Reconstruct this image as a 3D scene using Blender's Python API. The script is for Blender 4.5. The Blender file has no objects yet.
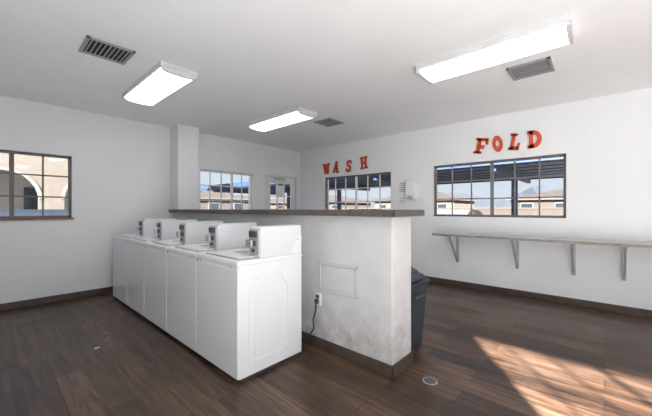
import bpy, bmesh, math, random
from mathutils import Vector, Matrix
random.seed(3)
scene = bpy.context.scene
try:
    scene.view_settings.view_transform = 'Standard'
    scene.view_settings.look = 'None'
    scene.view_settings.exposure = 0.45
except Exception as e:
    print(e)

# ---------------------------------------------------------------- materials
def nt(name):
    m = bpy.data.materials.new(name); m.use_nodes = True
    return m, m.node_tree, m.node_tree.nodes['Principled BSDF']

def mat(name, col, rough=0.5, metal=0.0, var=0.06, vscale=4.0, bump=0.0, bscale=60.0, spec=0.5, grime=0.0):
    m, t, p = nt(name)
    N, L = t.nodes, t.links
    p.inputs['Roughness'].default_value = rough
    p.inputs['Metallic'].default_value = metal
    p.inputs['Specular IOR Level'].default_value = spec
    g = N.new('ShaderNodeNewGeometry')
    n = N.new('ShaderNodeTexNoise'); n.inputs['Scale'].default_value = vscale
    n.inputs['Detail'].default_value = 6
    L.new(g.outputs['Position'], n.inputs['Vector'])
    r = N.new('ShaderNodeValToRGB')
    c = Vector(col)
    r.color_ramp.elements[0].position = 0.3
    r.color_ramp.elements[1].position = 0.7
    r.color_ramp.elements[0].color = (*(c * (1 - var)), 1)
    r.color_ramp.elements[1].color = (*[min(1, v * (1 + var)) for v in c], 1)
    L.new(n.outputs['Fac'], r.inputs['Fac'])
    col_out = r.outputs['Color']
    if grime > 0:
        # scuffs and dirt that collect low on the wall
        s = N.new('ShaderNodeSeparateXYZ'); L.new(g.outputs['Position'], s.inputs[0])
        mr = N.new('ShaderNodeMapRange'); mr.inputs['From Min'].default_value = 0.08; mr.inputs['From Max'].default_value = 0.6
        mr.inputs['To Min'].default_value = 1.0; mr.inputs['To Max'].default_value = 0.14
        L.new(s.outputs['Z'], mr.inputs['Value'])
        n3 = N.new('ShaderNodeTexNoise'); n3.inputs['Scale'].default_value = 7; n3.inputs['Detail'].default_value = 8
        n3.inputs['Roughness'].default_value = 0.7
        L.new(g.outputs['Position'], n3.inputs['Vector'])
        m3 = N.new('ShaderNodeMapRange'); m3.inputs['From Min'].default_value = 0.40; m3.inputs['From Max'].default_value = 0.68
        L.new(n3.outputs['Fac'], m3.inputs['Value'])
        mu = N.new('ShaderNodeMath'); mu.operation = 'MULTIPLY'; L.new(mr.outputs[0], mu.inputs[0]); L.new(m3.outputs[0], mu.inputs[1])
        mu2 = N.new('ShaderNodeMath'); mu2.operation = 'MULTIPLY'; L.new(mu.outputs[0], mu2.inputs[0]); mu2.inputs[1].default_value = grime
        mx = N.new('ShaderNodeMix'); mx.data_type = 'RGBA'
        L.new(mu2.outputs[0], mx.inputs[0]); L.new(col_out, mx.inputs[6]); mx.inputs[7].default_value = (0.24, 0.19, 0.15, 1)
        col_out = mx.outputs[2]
    L.new(col_out, p.inputs['Base Color'])
    if bump > 0:
        n2 = N.new('ShaderNodeTexNoise'); n2.inputs['Scale'].default_value = bscale
        n2.inputs['Detail'].default_value = 3
        L.new(g.outputs['Position'], n2.inputs['Vector'])
        b = N.new('ShaderNodeBump'); b.inputs['Strength'].default_value = bump
        b.inputs['Distance'].default_value = 0.01
        L.new(n2.outputs['Fac'], b.inputs['Height'])
        L.new(b.outputs['Normal'], p.inputs['Normal'])
    return m

def emis(name, col, strength):
    m, t, p = nt(name)
    p.inputs['Base Color'].default_value = (0.9, 0.9, 0.9, 1)
    p.inputs['Emission Color'].default_value = (*col, 1)
    p.inputs['Emission Strength'].default_value = strength
    return m

def glass_mat():
    m = bpy.data.materials.new('window_glass'); m.use_nodes = True
    t = m.node_tree; t.nodes.clear()
    o = t.nodes.new('ShaderNodeOutputMaterial')
    mx = t.nodes.new('ShaderNodeMixShader'); mx.inputs[0].default_value = 0.03
    a = t.nodes.new('ShaderNodeBsdfTransparent'); a.inputs[0].default_value = (0.97, 0.98, 0.98, 1)
    g = t.nodes.new('ShaderNodeBsdfGlossy'); g.inputs['Roughness'].default_value = 0.02
    t.links.new(a.outputs[0], mx.inputs[1]); t.links.new(g.outputs[0], mx.inputs[2])
    t.links.new(mx.outputs[0], o.inputs[0])
    return m

def wood_floor():
    m, t, p = nt('vinyl_plank_floor')
    N, L = t.nodes, t.links
    g = N.new('ShaderNodeNewGeometry')
    s = N.new('ShaderNodeSeparateXYZ'); L.new(g.outputs['Position'], s.inputs[0])
    c = N.new('ShaderNodeCombineXYZ'); L.new(s.outputs['Y'], c.inputs['X']); L.new(s.outputs['X'], c.inputs['Y'])
    b = N.new('ShaderNodeTexBrick')
    L.new(c.outputs[0], b.inputs['Vector'])
    b.inputs['Scale'].default_value = 1.0
    b.inputs['Brick Width'].default_value = 1.22
    b.inputs['Row Height'].default_value = 0.18
    b.inputs['Mortar Size'].default_value = 0.003
    b.inputs['Mortar Smooth'].default_value = 0.3
    b.offset = 0.37
    b.inputs['Color1'].default_value = (0.033, 0.0165, 0.0092, 1)
    b.inputs['Color2'].default_value = (0.104, 0.058, 0.035, 1)
    b.inputs['Mortar'].default_value = (0.009, 0.005, 0.0033, 1)
    mp = N.new('ShaderNodeMapping'); L.new(c.outputs[0], mp.inputs['Vector'])
    mp.inputs['Scale'].default_value = (1.3, 16, 1)
    n = N.new('ShaderNodeTexNoise'); n.inputs['Scale'].default_value = 1.6
    n.inputs['Detail'].default_value = 8; n.inputs['Distortion'].default_value = 0.8
    L.new(mp.outputs[0], n.inputs['Vector'])
    r = N.new('ShaderNodeValToRGB')
    r.color_ramp.elements[0].position = 0.32; r.color_ramp.elements[0].color = (0.40, 0.38, 0.36, 1)
    r.color_ramp.elements[1].position = 0.68; r.color_ramp.elements[1].color = (1.65, 1.65, 1.65, 1)
    L.new(n.outputs['Fac'], r.inputs['Fac'])
    mx = N.new('ShaderNodeMix'); mx.data_type = 'RGBA'; mx.blend_type = 'MULTIPLY'
    mx.inputs[0].default_value = 1.0
    L.new(b.outputs['Color'], mx.inputs[6]); L.new(r.outputs['Color'], mx.inputs[7])
    # worn, dusty patches
    nw = N.new('ShaderNodeTexNoise'); nw.inputs['Scale'].default_value = 1.7; nw.inputs['Detail'].default_value = 10
    nw.inputs['Roughness'].default_value = 0.72
    L.new(g.outputs['Position'], nw.inputs['Vector'])
    mw = N.new('ShaderNodeMapRange'); mw.inputs['From Min'].default_value = 0.48; mw.inputs['From Max'].default_value = 0.78
    mw.inputs['To Max'].default_value = 0.24
    L.new(nw.outputs['Fac'], mw.inputs['Value'])
    mx2 = N.new('ShaderNodeMix'); mx2.data_type = 'RGBA'
    L.new(mw.outputs[0], mx2.inputs[0]); L.new(mx.outputs[2], mx2.inputs[6]); mx2.inputs[7].default_value = (0.17, 0.135, 0.11, 1)
    L.new(mx2.outputs[2], p.inputs['Base Color'])
    rr = N.new('ShaderNodeMapRange'); rr.inputs['From Min'].default_value = 0.3; rr.inputs['From Max'].default_value = 0.7
    rr.inputs['To Min'].default_value = 0.25; rr.inputs['To Max'].default_value = 0.46
    p.inputs['Specular IOR Level'].default_value = 0.5
    L.new(nw.outputs['Fac'], rr.inputs['Value']); L.new(rr.outputs[0], p.inputs['Roughness'])
    bp = N.new('ShaderNodeBump'); bp.inputs['Strength'].default_value = 0.15; bp.inputs['Distance'].default_value = 0.003
    L.new(n.outputs['Fac'], bp.inputs['Height']); L.new(bp.outputs['Normal'], p.inputs['Normal'])
    return m

M_wall = mat('wall_paint', (0.79, 0.80, 0.81), 0.6, var=0.015, vscale=1.5, bump=0.08, bscale=90, grime=0.08)
M_ceil = mat('ceiling_texture', (0.93, 0.935, 0.94), 0.8, var=0.015, vscale=3, bump=0.25, bscale=55)
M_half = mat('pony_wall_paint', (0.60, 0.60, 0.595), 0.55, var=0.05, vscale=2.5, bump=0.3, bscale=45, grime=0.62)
M_floor = wood_floor()
M_base = mat('baseboard_vinyl', (0.075, 0.052, 0.041), 0.5, var=0.3, vscale=9)
M_cap = mat('laminate_cap', (0.12, 0.098, 0.085), 0.4, var=0.15, vscale=12)
M_capedge = mat('laminate_edge', (0.10, 0.082, 0.072), 0.5, var=0.2, vscale=20)
M_white = mat('white_enamel', (0.79, 0.80, 0.81), 0.28, var=0.01)
M_white2 = mat('white_plastic', (0.77, 0.78, 0.79), 0.4, var=0.02)
M_meter = mat('meter_case_enamel', (0.70, 0.71, 0.725), 0.3, var=0.02)
M_seam = mat('dark_seam', (0.05, 0.05, 0.055), 0.7)
M_steel = mat('brushed_steel', (0.55, 0.56, 0.58), 0.35, metal=0.9, var=0.1)
M_galv = mat('galvanised_bracket', (0.45, 0.46, 0.47), 0.5, metal=0.4, var=0.1)
M_dark = mat('dark_plastic', (0.06, 0.062, 0.068), 0.45, var=0.1)
M_bin = mat('bin_plastic', (0.030, 0.042, 0.050), 0.5, var=0.15)
M_bag = mat('bin_bag', (0.012, 0.013, 0.016), 0.25, var=0.1, bump=0.4, bscale=20)
M_bronze = mat('bronze_frame', (0.14, 0.125, 0.115), 0.5, var=0.1)
M_muntin = mat('muntin_grey', (0.18, 0.18, 0.19), 0.5, var=0.1)
M_wframe = mat('white_frame', (0.74, 0.74, 0.74), 0.5, var=0.03)
M_fix = mat('fixture_housing', (0.66, 0.66, 0.665), 0.4, var=0.02)
M_rust = mat('rust_sill', (0.30, 0.10, 0.05), 0.6, var=0.2)
M_red = mat('red_orange_letter', (0.60, 0.080, 0.022), 0.5, var=0.15, vscale=10)
M_vent = mat('vent_grille', (0.32, 0.32, 0.33), 0.5, var=0.1)
M_ventd = mat('vent_dark', (0.015, 0.015, 0.015), 0.8)
M_shelf = mat('shelf_top', (0.52, 0.49, 0.47), 0.35, var=0.08, vscale=20)
M_shelfe = mat('shelf_edge', (0.25, 0.215, 0.195), 0.5, var=0.2, vscale=15)
M_paper = mat('paper', (0.78, 0.79, 0.78), 0.8, var=0.02)
M_ink = mat('printed_ink', (0.12, 0.15, 0.2), 0.8)
M_lens = emis('fluorescent_lens', (0.985, 0.995, 1.0), 3.9)
M_glass = glass_mat()
K = 0.84
def ex(c): return tuple(v * K for v in c)
M_navy = mat('carport_blue', ex((0.008, 0.022, 0.070)), 0.6, var=0.15)
M_asph = mat('asphalt', (0.070, 0.068, 0.066), 0.9, var=0.12, vscale=0.6)
M_stucco = mat('tan_stucco', ex((0.046, 0.036, 0.027)), 0.9, var=0.06, bump=0.2)
M_stucco2 = mat('brown_stucco', ex((0.026, 0.018, 0.0135)), 0.9, var=0.08, bump=0.2)
M_tile = mat('roof_tile', ex((0.020, 0.012, 0.009)), 0.8, var=0.25, vscale=3)
M_cream = mat('cream_trim', ex((0.062, 0.055, 0.048)), 0.8, var=0.04)
M_porch = mat('porch_wall', (0.36, 0.33, 0.30), 0.8, var=0.04)
M_mtn = mat('mountain_rock', ex((0.011, 0.0145, 0.022)), 1.0, var=0.2, vscale=0.04)
M_carw = mat('car_paint_white', ex((0.07, 0.07, 0.074)), 0.3)
M_card = mat('car_paint_grey', ex((0.008, 0.010, 0.014)), 0.3)
M_tyre = mat('tyre_rubber', (0.01, 0.01, 0.01), 0.9)
M_cglass = mat('car_glass', (0.01, 0.012, 0.015), 0.15)

# ---------------------------------------------------------------- builder
class B:
    def __init__(s):
        s.v, s.f, s.mi, s.mats = [], [], [], []
    def _m(s, m):
        if m not in s.mats: s.mats.append(m)
        return s.mats.index(m)
    def add(s, bm, m, mx=None):
        i = s._m(m); o = len(s.v)
        bm.verts.index_update()
        for v in bm.verts: s.v.append(tuple((mx @ v.co) if mx else v.co))
        for f in bm.faces:
            s.f.append([o + v.index for v in f.verts]); s.mi.append(i)
        bm.free()
    def box(s, a, b, m, bev=0.0, seg=2, mx=None):
        bm = bmesh.new(); bmesh.ops.create_cube(bm, size=1)
        a, b = Vector(a), Vector(b)
        for v in bm.verts:
            v.co = Vector(((a[k] + b[k]) / 2 + v.co[k] * (b[k] - a[k])) for k in range(3))
        if bev > 0:
            bmesh.ops.bevel(bm, geom=bm.edges[:], offset=bev, segments=seg, affect='EDGES', profile=0.5)
        s.add(bm, m, mx)
    def prism(s, pts, axis, lo, hi, m, bev=0.0, mx=None):
        """pts 2D in the two remaining axes (in order), extruded along axis lo..hi"""
        bm = bmesh.new()
        def P(p, h):
            if axis == 'x': return (h, p[0], p[1])
            if axis == 'y': return (p[0], h, p[1])
            return (p[0], p[1], h)
        A = [bm.verts.new(P(p, lo)) for p in pts]; Bv = [bm.verts.new(P(p, hi)) for p in pts]
        n = len(pts)
        bm.faces.new(A); bm.faces.new(Bv[::-1])
        for i in range(n):
            bm.faces.new((A[i], Bv[i], Bv[(i + 1) % n], A[(i + 1) % n]))
        bmesh.ops.recalc_face_normals(bm, faces=bm.faces[:])
        if bev > 0:
            bmesh.ops.bevel(bm, geom=bm.edges[:], offset=bev, segments=2, affect='EDGES')
        s.add(bm, m, mx)
    def cyl(s, c, r, h, axis, m, seg=24, r2=None, mx=None):
        bm = bmesh.new()
        bmesh.ops.create_cone(bm, cap_ends=True, segments=seg, radius1=r, radius2=r if r2 is None else r2, depth=h)
        R = {'z': Matrix(), 'x': Matrix.Rotation(math.pi / 2, 4, 'Y'), 'y': Matrix.Rotation(math.pi / 2, 4, 'X')}[axis]
        bmesh.ops.transform(bm, matrix=Matrix.Translation(c) @ R, verts=bm.verts[:])
        s.add(bm, m, mx)
    def tube(s, pts, r, m, seg=8):
        for p, q in zip(pts, pts[1:]):
            p, q = Vector(p), Vector(q); d = q - p
            bm = bmesh.new()
            bmesh.ops.create_cone(bm, cap_ends=True, segments=seg, radius1=r, radius2=r, depth=d.length + r * 0.6)
            bmesh.ops.transform(bm, matrix=Matrix.Translation((p + q) / 2) @ d.to_track_quat('Z', 'Y').to_matrix().to_4x4(), verts=bm.verts[:])
            s.add(bm, m)
    def finish(s, name, loc=None, smooth=False):
        me = bpy.data.meshes.new(name); me.from_pydata(s.v, [], s.f)
        for m in s.mats: me.materials.append(m)
        for p, i in zip(me.polygons, s.mi):
            p.material_index = i
            p.use_smooth = smooth
        bm = bmesh.new(); bm.from_mesh(me)
        bmesh.ops.recalc_face_normals(bm, faces=bm.faces[:])
        bm.to_mesh(me); bm.free()
        ob = bpy.data.objects.new(name, me)
        if loc: ob.location = loc
        scene.collection.objects.link(ob)
        return ob

# ---------------------------------------------------------------- room dims
XF, YN, XW, YS, H = 5.43, 5.83, -0.60, -4.5, 2.81
T = 0.18
ZW0, ZW1 = 1.20, 2.11

def wall(name, axis, lo, hi, a0, a1, ops):
    b = B()
    def seg(p, q, z0, z1):
        if q - p < 1e-4 or z1 - z0 < 1e-4: return
        if axis == 'x': b.box((lo, p, z0), (hi, q, z1), M_wall)
        else: b.box((p, lo, z0), (q, hi, z1), M_wall)
    cur = a0
    for (p, q, z0, z1) in sorted(ops):
        seg(cur, p, 0, H); seg(p, q, 0, z0); seg(p, q, z1, H); cur = q
    seg(cur, a1, 0, H)
    return b.finish(name)

NW1 = (-0.40, 0.845); NW2 = (2.78, 4.0); ND = (4.33, 5.33)
FW1 = (3.17, 4.99); FW2 = (0.40, 2.306)
WW = (-3.9, -1.82)
SW = (-0.4, 5.0)
wall('wall_north', 'y', YN, YN + T, XW - T, XF + T, [(*NW1, ZW0, ZW1), (*NW2, ZW0, ZW1), (*ND, 0, 2.14)])
wall('wall_east', 'x', XF, XF + T, YS - T, YN, [(*FW1, ZW0, 2.08), (*FW2, ZW0, ZW1)])
wall('wall_west', 'x', XW - T, XW, YS - T, YN, [(*WW, 0.9, 2.55)])
wall('wall_south', 'y', YS - T, YS, XW, XF, [(*SW, 0.3, 2.5)])
b = B(); b.box((XW - T, YS - T, -0.12), (XF + T, YN + T, 0), M_floor); b.finish('floor')
b = B(); b.box((XW - T, YS - T, H), (XF + T, YN + T, H + 0.2), M_ceil); b.finish('ceiling')

# column at end of the pony wall
b = B(); b.box((2.225, 5.485, 0), (2.60, YN, H), M_wall, 0.006)
b.finish('wall_column')

# baseboards
def bb(name, segs):
    b = B()
    for a, c in segs: b.box(a, c, M_base, 0.004)
    b.finish(name)
bb('baseboard_north', [((XW, YN - 0.014, 0), (2.225, YN, 0.095)), ((2.60, YN - 0.014, 0), (ND[0] - 0.06, YN, 0.095))])
bb('baseboard_east', [((XF - 0.014, YS, 0), (XF, YN, 0.10))])
bb('baseboard_west', [((XW, YS, 0), (XW + 0.014, YN - 0.014, 0.095))])

# ---------------------------------------------------------------- windows
def window(name, axis, inner, a, z0, z1, nx, nz, fm, mm, heavy=None, sign=1):
    """frame set 5 cm outside of the inner wall face"""
    b = B(); a0, a1 = a
    f = 0.035
    d0, d1 = inner + sign * 0.05, inner + sign * 0.10
    lo, hi = min(d0, d1), max(d0, d1)
    def bx(p, q, u, v, m, lo=lo, hi=hi, bev=0.003):
        if axis == 'x': b.box((lo, p, u), (hi, q, v), m, bev)
        else: b.box((p, lo, u), (q, hi, v), m, bev)
    bx(a0, a0 + f, z0, z1, fm); bx(a1 - f, a1, z0, z1, fm)
    bx(a0, a1, z0, z0 + f, fm); bx(a0, a1, z1 - f, z1, fm)
    mlo, mhi = (lo + hi) / 2 - 0.01, (lo + hi) / 2 + 0.01
    for i in range(1, nx):
        c = a0 + (a1 - a0) * i / nx
        w = 0.024 if heavy and i in heavy else 0.010
        bx(c - w, c + w, z0 + f, z1 - f, mm, mlo - (0.01 if w > 0.02 else 0), mhi, 0.002)
    for i in range(1, nz):
        c = z0 + (z1 - z0) * i / nz
        bx(a0 + f, a1 - f, c - 0.010, c + 0.010, mm, mlo, mhi, 0.002)
    bx(a0 + f * .5, a1 - f * .5, z0 + f * .5, z1 - f * .5, M_glass, (lo + hi) / 2 + .012, (lo + hi) / 2 + 0.016, 0)
    return b.finish(name)
window('window_1', 'y', YN, NW1, ZW0, ZW1, 4, 3, M_bronze, M_bronze, heavy=[2])
window('window_2', 'y', YN, NW2, ZW0, ZW1, 5, 3, M_wframe, M_wframe, heavy=[3])
window('window_3', 'x', XF, FW1, ZW0, 2.08, 6, 3, M_bronze, M_wframe, heavy=[3])
window('window_4', 'x', XF, FW2, ZW0, ZW1, 6, 3, M_bronze, M_muntin, heavy=[3])
window('window_5', 'x', XW, WW, 0.9, 2.55, 6, 4, M_bronze, M_bronze, heavy=[3], sign=-1)
window('added_south_window', 'y', YS, SW, 0.3, 2.5, 5, 2, M_bronze, M_bronze, sign=-1)  # unseen south window, added to let in sky and ground-bounce light
b = B()
b.box((NW1[0] - 0.02, YN - 0.03, ZW0 - 0.022), (NW1[1] + 0.02, YN, ZW0), M_rust, 0.003)
b.finish('trim_sill_1')

# ---------------------------------------------------------------- door
b = B()
x0, x1 = ND; yd = YN
b.box((x0 + .001, yd, 0), (x0 + 0.03, yd + 0.12, 2.139), M_wframe, 0.003)
b.box((x1 - 0.03, yd, 0), (x1 - .001, yd + 0.12, 2.139), M_wframe, 0.003)
b.box((x0 + .001, yd, 2.11), (x1 - .001, yd + 0.12, 2.139), M_wframe, 0.003)
L0, L1 = x0 + 0.035, x1 - 0.035
b.box((L0, yd + 0.03, 0.01), (L0 + 0.14, yd + 0.075, 2.105), M_wframe, 0.003)
b.box((L1 - 0.14, yd + 0.03, 0.01), (L1, yd + 0.075, 2.105), M_wframe, 0.003)
b.box((L0 + 0.14, yd + 0.03, 1.95), (L1 - 0.14, yd + 0.075, 2.105), M_wframe, 0.003)
b.box((L0 + 0.14, yd + 0.03, 0.01), (L1 - 0.14, yd + 0.075, 1.02), M_wframe, 0.003)
b.box((L0 + 0.14, yd + 0.05, 1.02), (L1 - 0.14, yd + 0.055, 1.95), M_glass)
for k in (1, 2):
    xc = L0 + 0.14 + (L1 - L0 - 0.28) * k / 3
    b.box((xc - 0.009, yd + 0.038, 1.02), (xc + 0.009, yd + 0.068, 1.95), M_wframe)
    zc = 1.02 + 0.93 * k / 3
    b.box((L0 + 0.14, yd + 0.038, zc - 0.009), (L1 - 0.14, yd + 0.068, zc + 0.009), M_wframe)
b.box((L0 + 0.25, yd + 0.0, 2.03), (L0 + 0.55, yd + 0.04, 2.08), M_galv, 0.006)   # closer
b.box((L0 + 0.30, yd + 0.022, 1.62), (L0 + 0.52, yd + 0.03, 1.9), M_paper)
b.cyl((L0 + 0.07, yd + 0.02, 1.0), 0.025, 0.04, 'y', M_steel)
b.finish('door_1')

# ---------------------------------------------------------------- pony wall
b = B()
PX0, PX1, PY0, PY1 = 2.14, 2.465, 1.24, 5.60
b.box((PX0, PY0, 0), (PX1, 5.485, 1.268), M_half, 0.006)
b.finish('wall_pony')
b = B()
b.box((2.075, 1.185, 1.269), (2.60, 5.485, 1.324), M_cap, 0.004)
b.box((2.072, 1.182, 1.271), (2.603, 1.187, 1.321), M_capedge)
b.box((2.072, 1.182, 1.271), (2.077, 5.485, 1.321), M_capedge)
b.finish('trim_pony_cap')
b = B()
b.box((PX0 - 0.014, PY0 - 0.014, 0), (PX0, 5.485, 0.10), M_base, 0.003)
b.box((PX0 - 0.014, PY0 - 0.014, 0), (PX1 + 0.014, PY0, 0.10), M_base, 0.003)
b.box((PX1, PY0 - 0.014, 0), (PX1 + 0.014, 5.485, 0.10), M_base, 0.003)
b.finish('baseboard_pony')
# access panel
b = B()
fr = 0.018
for (ya, yb, za, zb) in ((1.57, 2.02, .56, .56 + fr), (1.57, 2.02, .83 - fr, .83), (1.57, 1.57 + fr, .56, .83), (2.02 - fr, 2.02, .56, .83)):
    b.box((PX0 - 0.014, ya, za), (PX0, yb, zb), M_half, 0.003)
b.box((PX0 - 0.006, 1.60, 0.59), (PX0 - 0.0, 1.99, 0.80), M_half, 0.002)
for y in (1.61, 1.98):
    for z in (0.60, 0.79): b.cyl((PX0 - 0.008, y, z), 0.006, 0.006, 'x', M_steel, 10)
b.finish('access_panel')
b = B()
b.box((PX0 - 0.006, 1.72, 0.30), (PX0, 1.9, 0.42), M_half, 0.003)
b.box((PX0 - 0.02, 1.995, 0.41), (PX0, 2.07, 0.525), M_white2, 0.004)
b.box((PX0 - 0.045, 2.012, 0.43), (PX0 - 0.018, 2.052, 0.475), M_dark, 0.006)
b.box((PX0 - 0.028, 2.012, 0.482), (PX0 - 0.018, 2.052, 0.512), M_dark, 0.003)
b.tube([(PX0 - 0.04, 2.03, 0.44), (PX0 - 0.05, 2.03, 0.36), (PX0 - 0.05, 2.06, 0.28), (PX0 - 0.06, 2.04, 0.2), (PX0 - 0.06, 2.09, 0.13), (PX0 - 0.1, 2.2, 0.11)], 0.008, M_dark)
b.finish('power_outlet')

# ---------------------------------------------------------------- washers
W = 0.685
def washer(i):
    y0 = 2.042 + i * W
    y0g, y1g = 0.003, W - 0.003
    b = B()
    X0, X1 = 1.267, 1.93
    b.box((X0 + 0.014, y0g + .004, 0.03), (X1, y1g - .004, 0.895), M_white, 0.006)
    b.box((X0 + 0.03, y0g + .02, 0.0), (X1 - 0.02, y1g - .02, 0.04), M_seam)
    b.box((X0, y0g + .003, 0.035), (X0 + 0.02, y1g - .003, 0.868), M_white, 0.007, 3)
    b.box((X0 + 0.006, y0g + .012, 0.862), (X0 + 0.02, y1g - .012, 0.893), M_white, 0.002)
    if i > 0: b.box((X0 + 0.006, -0.003, 0.04), (X0 + 0.03, 0.004, 0.89), M_seam)
    b.box((X0 - 0.004, y0g, 0.890), (X1 + 0.004, y1g, 0.932), M_white, 0.012, 3)
    # lid with hinge line, handle lip and instruction label
    b.box((X0 + 0.05, y0g + .07, 0.926), (X0 + 0.40, y1g - .07, 0.931 + .002), M_seam)
    b.box((X0 + 0.054, y0g + .074, 0.932), (X0 + 0.396, y1g - .074, 0.948), M_white, 0.006, 3)
    b.box((X0 + 0.042, 0.29, 0.940), (X0 + 0.060, 0.40, 0.950), M_white2, 0.003)
    b.box((X0 + 0.22, 0.27, 0.948), (X0 + 0.34, 0.42, 0.9495), M_galv)
    # rear console, full width
    b.prism([(X1 - 0.14, 0.93), (X1, 0.93), (X1, 1.10), (X1 - 0.07, 1.10)], 'y', y0g + .003, y1g - .003, M_white, 0.006)
    b.cyl((X1 - 0.115, 0.45, 1.01), 0.03, 0.05, 'x', M_galv, 24)
    for k in range(3): b.box((X1 - 0.125, 0.26 + k * 0.045, 1.0), (X1 - 0.09, 0.285 + k * 0.045, 1.02), M_dark, 0.002)
    # meter case
    mc = [(1.475, 0.93), (X1 - .002, 0.93), (X1 - .002, 1.185), (1.50, 1.185), (1.475, 1.165)]
    b.prism(mc, 'y', y0g + 0.005, y0g + 0.165, M_meter, 0.008)
    b.box((1.466, y0g + 0.02, 0.955), (1.477, y0g + 0.15, 1.16), M_galv, 0.004)
    b.box((1.430, y0g + 0.055, 1.03), (1.468, y0g + 0.115, 1.07), M_dark, 0.004)
    b.box((1.415, y0g + 0.045, 1.02), (1.432, y0g + 0.125, 1.08), M_steel, 0.004)
    b.box((1.452, y0g + 0.035, 1.10), (1.468, y0g + 0.135, 1.15), M_dark, 0.004)
    b.cyl((1.462, y0g + 0.085, 0.99), 0.014, 0.014, 'x', M_dark, 16)
    b.cyl((1.88, y0g + 0.004, 1.06), 0.010, 0.006, 'y', M_steel, 16)   # case lock
    # embossed side panels
    o = [(1.40, 0.10), (1.75, 0.10), (1.79, 0.14), (1.79, 0.70), (1.70, 0.80), (1.45, 0.80), (1.36, 0.70), (1.36, 0.14)]
    ins = [(1.425, 0.14), (1.725, 0.14), (1.755, 0.17), (1.755, 0.685), (1.69, 0.765), (1.46, 0.765), (1.395, 0.685), (1.395, 0.17)]
    if i == 0:
        n = len(o)
        for k in range(n):
            q = [o[k], o[(k + 1) % n], ins[(k + 1) % n], ins[k]]
            b.prism(q, 'y', y0g - 0.004, y0g + 0.01, M_white, 0.002)
        b.box((1.42, y0g - .001, .16), (1.73, y0g + 0.01, .74), M_white, 0.002)
    # latches on front top
    for yy in (0.10, W - 0.10):
        b.box((X0 - 0.002, yy - 0.012, 0.872), (X0 + 0.01, yy + 0.012, 0.886), M_steel, 0.001)
    ob = b.finish('washing_machine', loc=(0, y0, 0))
    return ob
for i in range(5): washer(i)

# ---------------------------------------------------------------- bin
b = B()
def tapered(b, c, w0, d0, w1, d1, z0, z1, m, bev=0.02):
    bm = bmesh.new(); bmesh.ops.create_cube(bm, size=1)
    for v in bm.verts:
        top = v.co.z > 0
        v.co = Vector((c[0] + v.co.x * (w1 if top else w0), c[1] + v.co.y * (d1 if top else d0), z1 if top else z0))
    bmesh.ops.bevel(bm, geom=[e for e in bm.edges], offset=bev, segments=3, affect='EDGES')
    b.add(bm, m)
bc = (2.72, 1.50)
tapered(b, bc, 0.33, 0.33, 0.42, 0.42, 0.0, 0.62, M_bin, 0.02)
tapered(b, bc, 0.45, 0.45, 0.46, 0.46, 0.605, 0.645, M_bin, 0.012)
tapered(b, bc, 0.44, 0.44, 0.36, 0.30, 0.64, 0.72, M_bag, 0.03)
tapered(b, bc, 0.36, 0.26, 0.22, 0.10, 0.71, 0.78, M_bin, 0.012)
b.box((bc[0] - 0.10, bc[1] - 0.235, 0.50), (bc[0] + 0.10, bc[1] - 0.195, 0.53), M_dark, 0.008)
b.finish('trash_can')

# ---------------------------------------------------------------- folding shelf
b = B()
b.box((4.96, -2.4, 0.895), (XF - 0.002, 2.12, 0.93), M_shelf, 0.004)
b.box((4.954, -2.4, 0.893), (4.963, 2.12, 0.928), M_shelfe, 0.002)
b.box((4.96, 2.116, 0.893), (XF - 0.002, 2.124, 0.928), M_shelfe, 0.002)
for y in (1.87, 0.985, 0.315, -0.18, -0.9, -1.7):
    w = 0.022
    b.box((XF - 0.02, y - w, 0.42), (XF - 0.002, y + w, 0.895), M_galv, 0.003)
    b.box((5.02, y - w, 0.878), (XF - 0.004, y + w, 0.895), M_galv, 0.003)
    b.prism([(5.03, 0.882), (5.06, 0.882), (XF - 0.012, 0.47), (XF - 0.012, 0.43)], 'y', y - 0.012, y + 0.012, M_galv)
    for z in (0.45, 0.55, 0.8): b.cyl((XF - 0.022, y, z), 0.007, 0.006, 'x', M_steel, 10)
b.finish('folding_shelf')

# ---------------------------------------------------------------- lights
def fixture(x0, x1, y0, y1):
    b = B()
    b.box((x0, y0, H - 0.045), (x1, y1, H - 0.001), M_fix, 0.004)
    xm = (x0 + x1) / 2; hw = (x1 - x0) / 2 - 0.022
    pts = [(xm - hw, H - 0.042)] + [(xm - hw * 0.985 * math.cos(a), H - 0.050 - 0.042 * math.sin(a) ** 0.55) for a in [math.pi * k / 12 for k in range(1, 12)]] + [(xm + hw, H - 0.042)]
    b.prism(pts, 'y', y0 + 0.030, y1 - 0.030, M_lens)
    for e in (y0, y1 - 0.032):
        ep = [(xm + (p[0] - xm) * 1.07, p[1] - 0.005) for p in pts]
        b.prism(ep, 'y', e, e + 0.032, M_fix)
    for xx in (x0, x1 - 0.018): b.box((xx, y0, H - 0.056), (xx + 0.018, y1, H - 0.040), M_fix, 0.003)
    return b.finish('fluorescent_ceiling_light')
fixture(1.16, 1.54, 3.27, 4.56)
fixture(3.02, 3.42, 3.27, 4.56)
fixture(2.96, 3.37, 0.19, 1.44)
fixture(1.16, 1.54, 0.0, 1.25)  # out of view above the camera, added to help light the room
fixture(2.96, 3.37, -3.0, -1.75)
fixture(0.6, 0.98, -3.0, -1.75)

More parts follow.
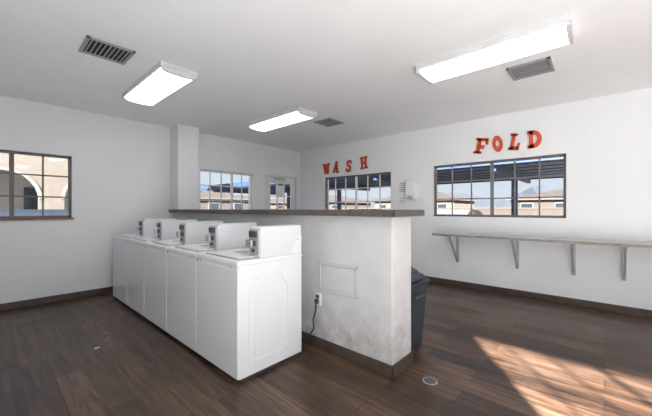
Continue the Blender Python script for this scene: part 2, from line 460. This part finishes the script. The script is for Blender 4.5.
# vents
def vent(x0, x1, y0, y1):
    b = B(); f = 0.03
    z0, z1 = H - 0.016, H - 0.001
    b.box((x0, y0, z0), (x1, y0 + f, z1), M_vent, 0.003); b.box((x0, y1 - f, z0), (x1, y1, z1), M_vent, 0.003)
    b.box((x0, y0, z0), (x0 + f, y1, z1), M_vent, 0.003); b.box((x1 - f, y0, z0), (x1, y1, z1), M_vent, 0.003)
    b.box((x0 + f, y0 + f, H - 0.004), (x1 - f, y1 - f, H - 0.002), M_ventd)
    n = 9
    for k in range(n):
        xx = x0 + f + (x1 - x0 - 2 * f) * (k + 0.5) / n
        R = Matrix.Translation((xx, 0, H - 0.010)) @ Matrix.Rotation(math.radians(35), 4, 'Y')
        b.box((-0.005, y0 + f, -0.001), (0.005, y1 - f, 0.001), M_vent, mx=R)
    b.box(((x0 + x1) / 2 - 0.006, y0 + f, z0), ((x0 + x1) / 2 + 0.006, y1 - f, z0 + 0.004), M_vent)
    b.finish('ceiling_vent')
vent(0.57, 0.94, 3.26, 3.63); vent(3.66, 4.05, 0.39, 0.77); vent(3.72, 4.10, 3.30, 3.66)

# small smoke detector top of frame
b = B(); b.cyl((0.60, 2.36, H - 0.018), 0.06, 0.034, 'z', M_white2, 32, r2=0.068); b.cyl((0.60, 2.36, H - 0.04), 0.035, 0.012, 'z', M_white2, 24)
b.finish('smoke_detector')

# ---------------------------------------------------------------- letters
def ring(rx, ry, ix, iy, cx=0.5, cy=0.5, a0=0, a1=360, n=28):
    q = []
    for k in range(n):
        t0 = math.radians(a0 + (a1 - a0) * k / n); t1 = math.radians(a0 + (a1 - a0) * (k + 1) / n)
        q.append([(cx + rx * math.cos(t0), cy + ry * math.sin(t0)), (cx + rx * math.cos(t1), cy + ry * math.sin(t1)),
                  (cx + ix * math.cos(t1), cy + iy * math.sin(t1)), (cx + ix * math.cos(t0), cy + iy * math.sin(t0))])
    return q
def slab(x0, x1, y, up=True):
    # flared serif
    s = 1 if up else -1
    return [(x0, y), (x1, y), (x1 - 0.03, y + s * 0.13), ((x0 + x1) / 2 + 0.08, y + s * 0.17), ((x0 + x1) / 2 - 0.08, y + s * 0.17), (x0 + 0.03, y + s * 0.13)]
GL = {
 'W': [[(0.08, 1), (0.30, 1), (0.42, 0.0), (0.22, 0.0)], [(0.44, 0.92), (0.58, 0.92), (0.42, 0), (0.26, 0)], [(0.42, 0.92), (0.58, 0.92), (0.78, 0), (0.58, 0)], [(0.72, 1), (0.92, 1), (0.78, 0), (0.62, 0)],
       slab(0.0, 0.40, 1.0, False), slab(0.62, 1.0, 1.0, False)],
 'A': [[(0.40, 1), (0.62, 1), (0.34, 0.05), (0.14, 0.05)], [(0.40, 1), (0.64, 1), (0.90, 0.05), (0.64, 0.05)], [(0.28, 0.26), (0.74, 0.26), (0.70, 0.44), (0.32, 0.44)], slab(0.0, 0.42, 0), slab(0.56, 1.0, 0)],
 'S': ring(0.42, 0.28, 0.14, 0.09, 0.5, 0.72, 10, 270, 16) + ring(0.42, 0.31, 0.14, 0.11, 0.5, 0.29, -180 + 10, 92, 18) + [[(0.78, 0.98), (0.90, 0.98), (0.88, 0.64), (0.70, 0.74)], [(0.1, 0.02), (0.2, 0.02), (0.3, 0.28), (0.10, 0.38)], [(0.36, 0.45), (0.50, 0.63), (0.62, 0.58), (0.5, 0.40)]],
 'H': [[(0.14, 0), (0.36, 0), (0.36, 1), (0.14, 1)], [(0.64, 0), (0.86, 0), (0.86, 1), (0.64, 1)], [(0.3, 0.40), (0.7, 0.40), (0.7, 0.60), (0.3, 0.60)],
       slab(0.02, 0.46, 0), slab(0.54, 0.98, 0), slab(0.02, 0.46, 1, False), slab(0.54, 0.98, 1, False)],
 'F': [[(0.2, 0), (0.48, 0), (0.48, 1), (0.2, 1)], [(0.2, 0.79), (0.92, 0.81), (0.98, 1), (0.2, 1)], [(0.74, 0.95), (1.0, 1), (1.02, 0.58), (0.84, 0.62)], [(0.4, 0.34), (0.76, 0.30), (0.78, 0.56), (0.4, 0.52)], slab(0.0, 0.66, 0), slab(0.04, 0.5, 1, False)],
 'O': ring(0.5, 0.5, 0.19, 0.22),
 'L': [[(0.18, 0), (0.50, 0), (0.50, 1), (0.18, 1)], [(0.2, 0), (0.92, 0), (0.92, 0.22), (0.2, 0.24)], [(0.70, 0.1), (0.97, 0), (1.0, 0.50), (0.82, 0.42)], slab(0.0, 0.68, 1, False), slab(0.0, 0.5, 0)],
 'D': ring(0.58, 0.5, 0.28, 0.27, 0.40, 0.5, -90, 90, 18) + [[(0.12, 0), (0.40, 0), (0.40, 1), (0.12, 1)], [(0.0, 0), (0.42, 0), (0.42, 0.22), (0.0, 0.20)], [(0.0, 1), (0.42, 1), (0.42, 0.78), (0.0, 0.80)]],
}
def word(name, specs):
    b = B()
    for ch, yc, zc, w, h, tilt in specs:
        # u axis goes toward -Y (viewer's right)
        ct, st = math.cos(math.radians(tilt)), math.sin(math.radians(tilt))
        for q in GL[ch]:
            pts = []
            for (u, v) in q:
                uu, vv = (u - 0.5) * w, (v - 0.5) * h
                uu, vv = uu * ct - vv * st, uu * st + vv * ct
                pts.append((yc - uu, zc + vv))
            b.prism(pts, 'x', XF - 0.022, XF - 0.001, M_red)
    b.finish(name)
# (letter, centre y, centre z, width, height, tilt)
word('wash_letters', [('W', 4.897, 2.28, .235, .25, 3), ('A', 4.60, 2.30, .20, .27, -6), ('S', 4.23, 2.29, .17, .27, -6), ('H', 3.82, 2.32, .20, .26, 4)])
word('fold_letters', [('F', 1.50, 2.36, .20, .25, -10), ('O', 1.255, 2.36, .145, .26, 8), ('L', 1.02, 2.355, .15, .25, -10), ('D', .765, 2.36, .18, .26, 2)])

# notices
def notice(y, z, w, h, lines=5):
    b = B()
    b.box((XF - 0.004, y - w / 2, z - h / 2), (XF - 0.001, y + w / 2, z + h / 2), M_paper)
    for k in range(lines):
        zz = z + h / 2 - h * (k + 1) / (lines + 1)
        b.box((XF - 0.006, y - w * .38, zz - h * 0.03), (XF - 0.0035, y + w * (.38 if k % 2 else .25), zz + h * 0.02), M_ink)
    b.finish('wall_notice')
notice(2.93, 1.75, 0.17, 0.22)
notice(2.93, 1.50, 0.17, 0.16, 3)
b = B()
yb, zb = 2.70, 1.70
b.box((XF - 0.10, yb - 0.11, zb - 0.20), (XF - 0.001, yb + 0.11, zb + 0.16), M_white2, 0.012)
b.box((XF - 0.105, yb - 0.08, zb - 0.08), (XF - 0.098, yb + 0.08, zb + 0.10), M_paper, 0.002)
b.box((XF - 0.12, yb - 0.05, zb - 0.18), (XF - 0.10, yb + 0.05, zb - 0.12), M_galv, 0.004)
b.finish('wall_dispenser')

# floor drain, litter
b = B()
b.cyl((2.30, 1.0, 0.002), 0.055, 0.004, 'z', M_vent, 32)
for k in range(-3, 4):
    hw = math.sqrt(0.048 ** 2 - (k * 0.013) ** 2)
    b.box((2.30 - hw, 1.0 + k * 0.013 - 0.004, 0.003), (2.30 + hw, 1.0 + k * 0.013 + 0.004, 0.0055), M_ventd)
b.finish('floor_drain')
b = B()
b.prism([(0.68, 3.57), (0.73, 3.58), (0.725, 3.62), (0.69, 3.62)], 'z', 0.001, 0.004, M_galv)
b.finish('paper_scrap')

# ---------------------------------------------------------------- exterior
b = B(); b.box((-150, -150, -0.32), (420, 420, -0.13), M_asph); b.finish('ground')

# unseen canopy, added to keep direct sun out of the south window
b = B()
b.box((-0.78, -7.6, 2.62), (7.5, YS - T - 0.01, 2.80), M_porch)
for x in (-0.6, 2.0, 4.7, 7.3): b.box((x - .08, -7.5, -0.13), (x + .08, -7.34, 2.62), M_porch, 0.01)
b.finish('sun_block_canopy')

# carport
b = B()
for k in range(12):
    x0 = 10 + k * 0.5
    b.box((x0, -1.0, 2.70 + 0.03 * (k % 2)), (x0 + 0.5, 22, 2.76 + 0.03 * (k % 2)), M_navy)
b.box((9.95, -1.05, 2.62), (10.05, 22.05, 2.90), M_navy); b.box((15.95, -1.05, 2.62), (16.05, 22.05, 2.90), M_navy)
for y in (-0.8, 2.45, 6.6, 10.8, 15.0, 19.2):
    b.box((12.9, y - .09, -0.13), (13.08, y + .09, 2.5), M_navy, 0.01)
    b.box((10.1, y - .06, 2.45), (15.9, y + .06, 2.70), M_navy)
b.finish('carport')

def house(x, y, w, d, h, rh, face, wm=M_stucco2):
    b = B(); g = -0.13
    b.box((x - w / 2, y - d / 2, g), (x + w / 2, y + d / 2, h), wm)
    o = 0.5
    bm = bmesh.new()
    c = [bm.verts.new((x + sx * (w / 2 + o), y + sy * (d / 2 + o), h)) for sx, sy in ((-1, -1), (1, -1), (1, 1), (-1, 1))]
    if w > d: r = [bm.verts.new((x - w / 2 + d / 2, y, h + rh)), bm.verts.new((x + w / 2 - d / 2, y, h + rh))]; F = [(c[0], c[1], r[1], r[0]), (c[2], c[3], r[0], r[1]), (c[1], c[2], r[1]), (c[3], c[0], r[0])]
    else: r = [bm.verts.new((x, y - d / 2 + w / 2, h + rh)), bm.verts.new((x, y + d / 2 - w / 2, h + rh))]; F = [(c[1], c[2], r[1], r[0]), (c[3], c[0], r[0], r[1]), (c[0], c[1], r[0]), (c[2], c[3], r[1])]
    for f in F: bm.faces.new(f)
    bm.faces.new((c[3], c[2], c[1], c[0]))
    b.add(bm, M_tile)
    b.box((x - w / 2 - o, y - d / 2 - o, h - 0.15), (x + w / 2 + o, y + d / 2 + o, h), M_stucco)
    n = 4
    for k in range(n):
        if face == 'x':
            yy = y - d / 2 + d * (k + .5) / n
            b.box((x - w / 2 - .06, yy - .7, 0.9), (x - w / 2, yy + .7, 2.1), M_cream); b.box((x - w / 2 - .08, yy - .6, 1.0), (x - w / 2 - .05, yy + .6, 2.0), M_cglass)
        else:
            xx = x - w / 2 + w * (k + .5) / n
            b.box((xx - .7, y - d / 2 - .06, 0.9), (xx + .7, y - d / 2, 2.1), M_cream); b.box((xx - .6, y - d / 2 - .08, 1.0), (xx + .6, y - d / 2 - .05, 2.0), M_cglass)
    b.finish('house')
house(50, 2, 9, 14, 2.6, 1.3, 'x'); house(48, 22, 9, 13, 2.7, 1.5, 'x', M_stucco); house(46, 40, 9, 12, 2.6, 1.4, 'x')
house(16, 38, 13, 9, 2.6, 1.4, 'y'); house(34, 52, 13, 9, 2.6, 1.4, 'y', M_stucco); house(54, 66, 14, 12, 2.8, 1.5, 'y')
b = B(); b.box((24, -20, -0.13), (24.2, 60, 1.35), M_stucco2); b.box((23.95, -20, 1.35), (24.25, 60, 1.42), M_stucco); b.finish('block_wall')

# mountain
bm = bmesh.new()
rows = []
for iy in range(80):
    y = -150 + iy * 6
    hh = 5 + 12 * math.exp(-((y - 30) / 16) ** 2) + 8 * math.exp(-((y - 85) / 26) ** 2) + 6 * math.exp(-((y + 20) / 20) ** 2) + 8 * math.exp(-((y - 190) / 60) ** 2)
    hh += random.uniform(-0.9, 0.9)
    rows.append([bm.verts.new((205, y, -0.2)), bm.verts.new((228 + random.uniform(-4, 4), y, hh * random.uniform(.4, .6))), bm.verts.new((245 + random.uniform(-3, 3), y, hh)), bm.verts.new((285, y, -0.2))])
for a, c in zip(rows, rows[1:]):
    for k in range(3): bm.faces.new((a[k], a[k + 1], c[k + 1], c[k]))
b = B(); b.add(bm, M_mtn); b.finish('mountain_ridge')

# arcade building north
b = B()
AY = 15.0
bays = [(-6.2 + k * 2.6, -6.2 + (k + 1) * 2.6) for k in range(5)]
for (p, q) in bays:
    pw = 0.35; ox0, ox1 = p + pw, q - pw; r = (ox1 - ox0) / 2; xm = (ox0 + ox1) / 2; sp = 1.7
    b.box((p, AY, -0.13), (ox0, AY + .3, 4.0), M_stucco); b.box((ox1, AY, -0.13), (q, AY + .3, 4.0), M_stucco)
    n = 14
    ar = [(xm - r * math.cos(math.pi * k / n), sp + r * math.sin(math.pi * k / n)) for k in range(n + 1)]
    for s, e in zip(ar, ar[1:]): b.prism([s, e, (e[0], 4.0), (s[0], 4.0)], 'y', AY, AY + .3, M_stucco)
    for s, e in zip(ar, ar[1:]):
        f = 1.10
        S = (xm + (s[0] - xm) * f, sp + (s[1] - sp) * f); E = (xm + (e[0] - xm) * f, sp + (e[1] - sp) * f)
        b.prism([s, e, E, S], 'y', AY - .04, AY + .02, M_cream)
b.box((-6.2, AY + 2.4, -0.13), (6.8, AY + 2.6, 4.0), M_porch)
for k in range(4): b.box((-4.6 + k * 2.8, AY + 2.33, .9), (-3.8 + k * 2.8, AY + 2.42, 2.2), M_cglass)
b.box((-6.4, AY - .3, 4.0), (7.0, AY + 2.8, 4.25), M_cream)
b.prism([(AY - .5, 4.25), (AY + 3.0, 4.25), (AY + 1.3, 5.2)], 'x', -6.6, 7.2, M_tile)
b.finish('arcade_building')

def car(x, y, rot, m):
    b = B()
    prof = [(-2.2, .35), (2.2, .35), (2.25, .7), (2.05, .88), (1.2, .98), (.5, 1.40), (-.9, 1.45), (-1.7, 1.05), (-2.2, .98), (-2.28, .6)]
    R = Matrix.Translation((x, y, -0.13)) @ Matrix.Rotation(rot, 4, 'Z')
    b.prism(prof, 'y', -.88, .88, m, 0.05, mx=R)
    b.prism([(1.05, 1.0), (.45, 1.36), (-.85, 1.40), (-1.5, 1.06)], 'y', -.90, .90, M_cglass, mx=R)
    b.prism([(1.22, 1.0), (.55, 1.40), (.48, 1.36), (1.1, 1.0)], 'y', -.75, .75, M_cglass, mx=R)
    for sx in (-1.4, 1.4):
        for sy in (-.82, .82):
            b.cyl((sx, sy, .33), .33, .22, 'y', M_tyre, 24, mx=R); b.cyl((sx, sy * 1.08, .33), .19, .1, 'y', M_steel, 16, mx=R)
    b.finish('car')
car(12.6, 4.5, 0.0, M_carw); car(13, 8.6, 0.0, M_card); car(12.8, 13, math.pi, M_carw)
car(1.1, 12.6, 1.45, M_card); car(9.2, 19, 0.3, M_carw)

# ---------------------------------------------------------------- light & world
sd = bpy.data.lights.new('sun', 'SUN'); sd.energy = 74; sd.angle = math.radians(1.0); sd.color = (1.0, 0.975, 0.965)
so = bpy.data.objects.new('sun', sd); scene.collection.objects.link(so)
el = math.radians(26.5)
dirv = Vector((0.817 * math.cos(el), 0.577 * math.cos(el), -math.sin(el)))
so.rotation_euler = dirv.to_track_quat('-Z', 'Y').to_euler(); so.location = (-10, -8, 10)

# added area light behind the camera, aimed up to brighten the ceiling
ad = bpy.data.lights.new('ceiling_fill', 'AREA'); ad.shape = 'SQUARE'; ad.size = 1.6; ad.energy = 105; ad.color = (0.98, 0.99, 1.0)
ao = bpy.data.objects.new('ceiling_fill', ad); scene.collection.objects.link(ao)
ao.location = (0.25, -1.1, 0.2); ao.rotation_euler = Vector((0.0, 0.16, 1.0)).to_track_quat('-Z', 'Y').to_euler()

w = bpy.data.worlds.new('sky'); scene.world = w; w.use_nodes = True
t = w.node_tree; N, L = t.nodes, t.links
bg = N['Background']
tc = N.new('ShaderNodeTexCoord'); sp = N.new('ShaderNodeSeparateXYZ'); L.new(tc.outputs['Generated'], sp.inputs[0])
cr = N.new('ShaderNodeValToRGB')
cr.color_ramp.elements[0].position = 0.02; cr.color_ramp.elements[0].color = (0.54, 0.59, 0.65, 1)
cr.color_ramp.elements[1].position = 0.6; cr.color_ramp.elements[1].color = (0.24, 0.38, 0.62, 1)
L.new(sp.outputs['Z'], cr.inputs['Fac']); L.new(cr.outputs['Color'], bg.inputs['Color'])
bg.inputs['Strength'].default_value = 1.05

# ---------------------------------------------------------------- camera
cd = bpy.data.cameras.new('camera'); co = bpy.data.objects.new('camera', cd); scene.collection.objects.link(co)
cd.sensor_width = 36; cd.lens = 307.5 / 652 * 36; cd.shift_y = 1 / 652; cd.clip_end = 1000; cd.clip_start = 0.05
co.location = (0, 0, 1.33)
co.rotation_euler = (math.radians(90), 0, math.radians(-47.8))
scene.camera = co
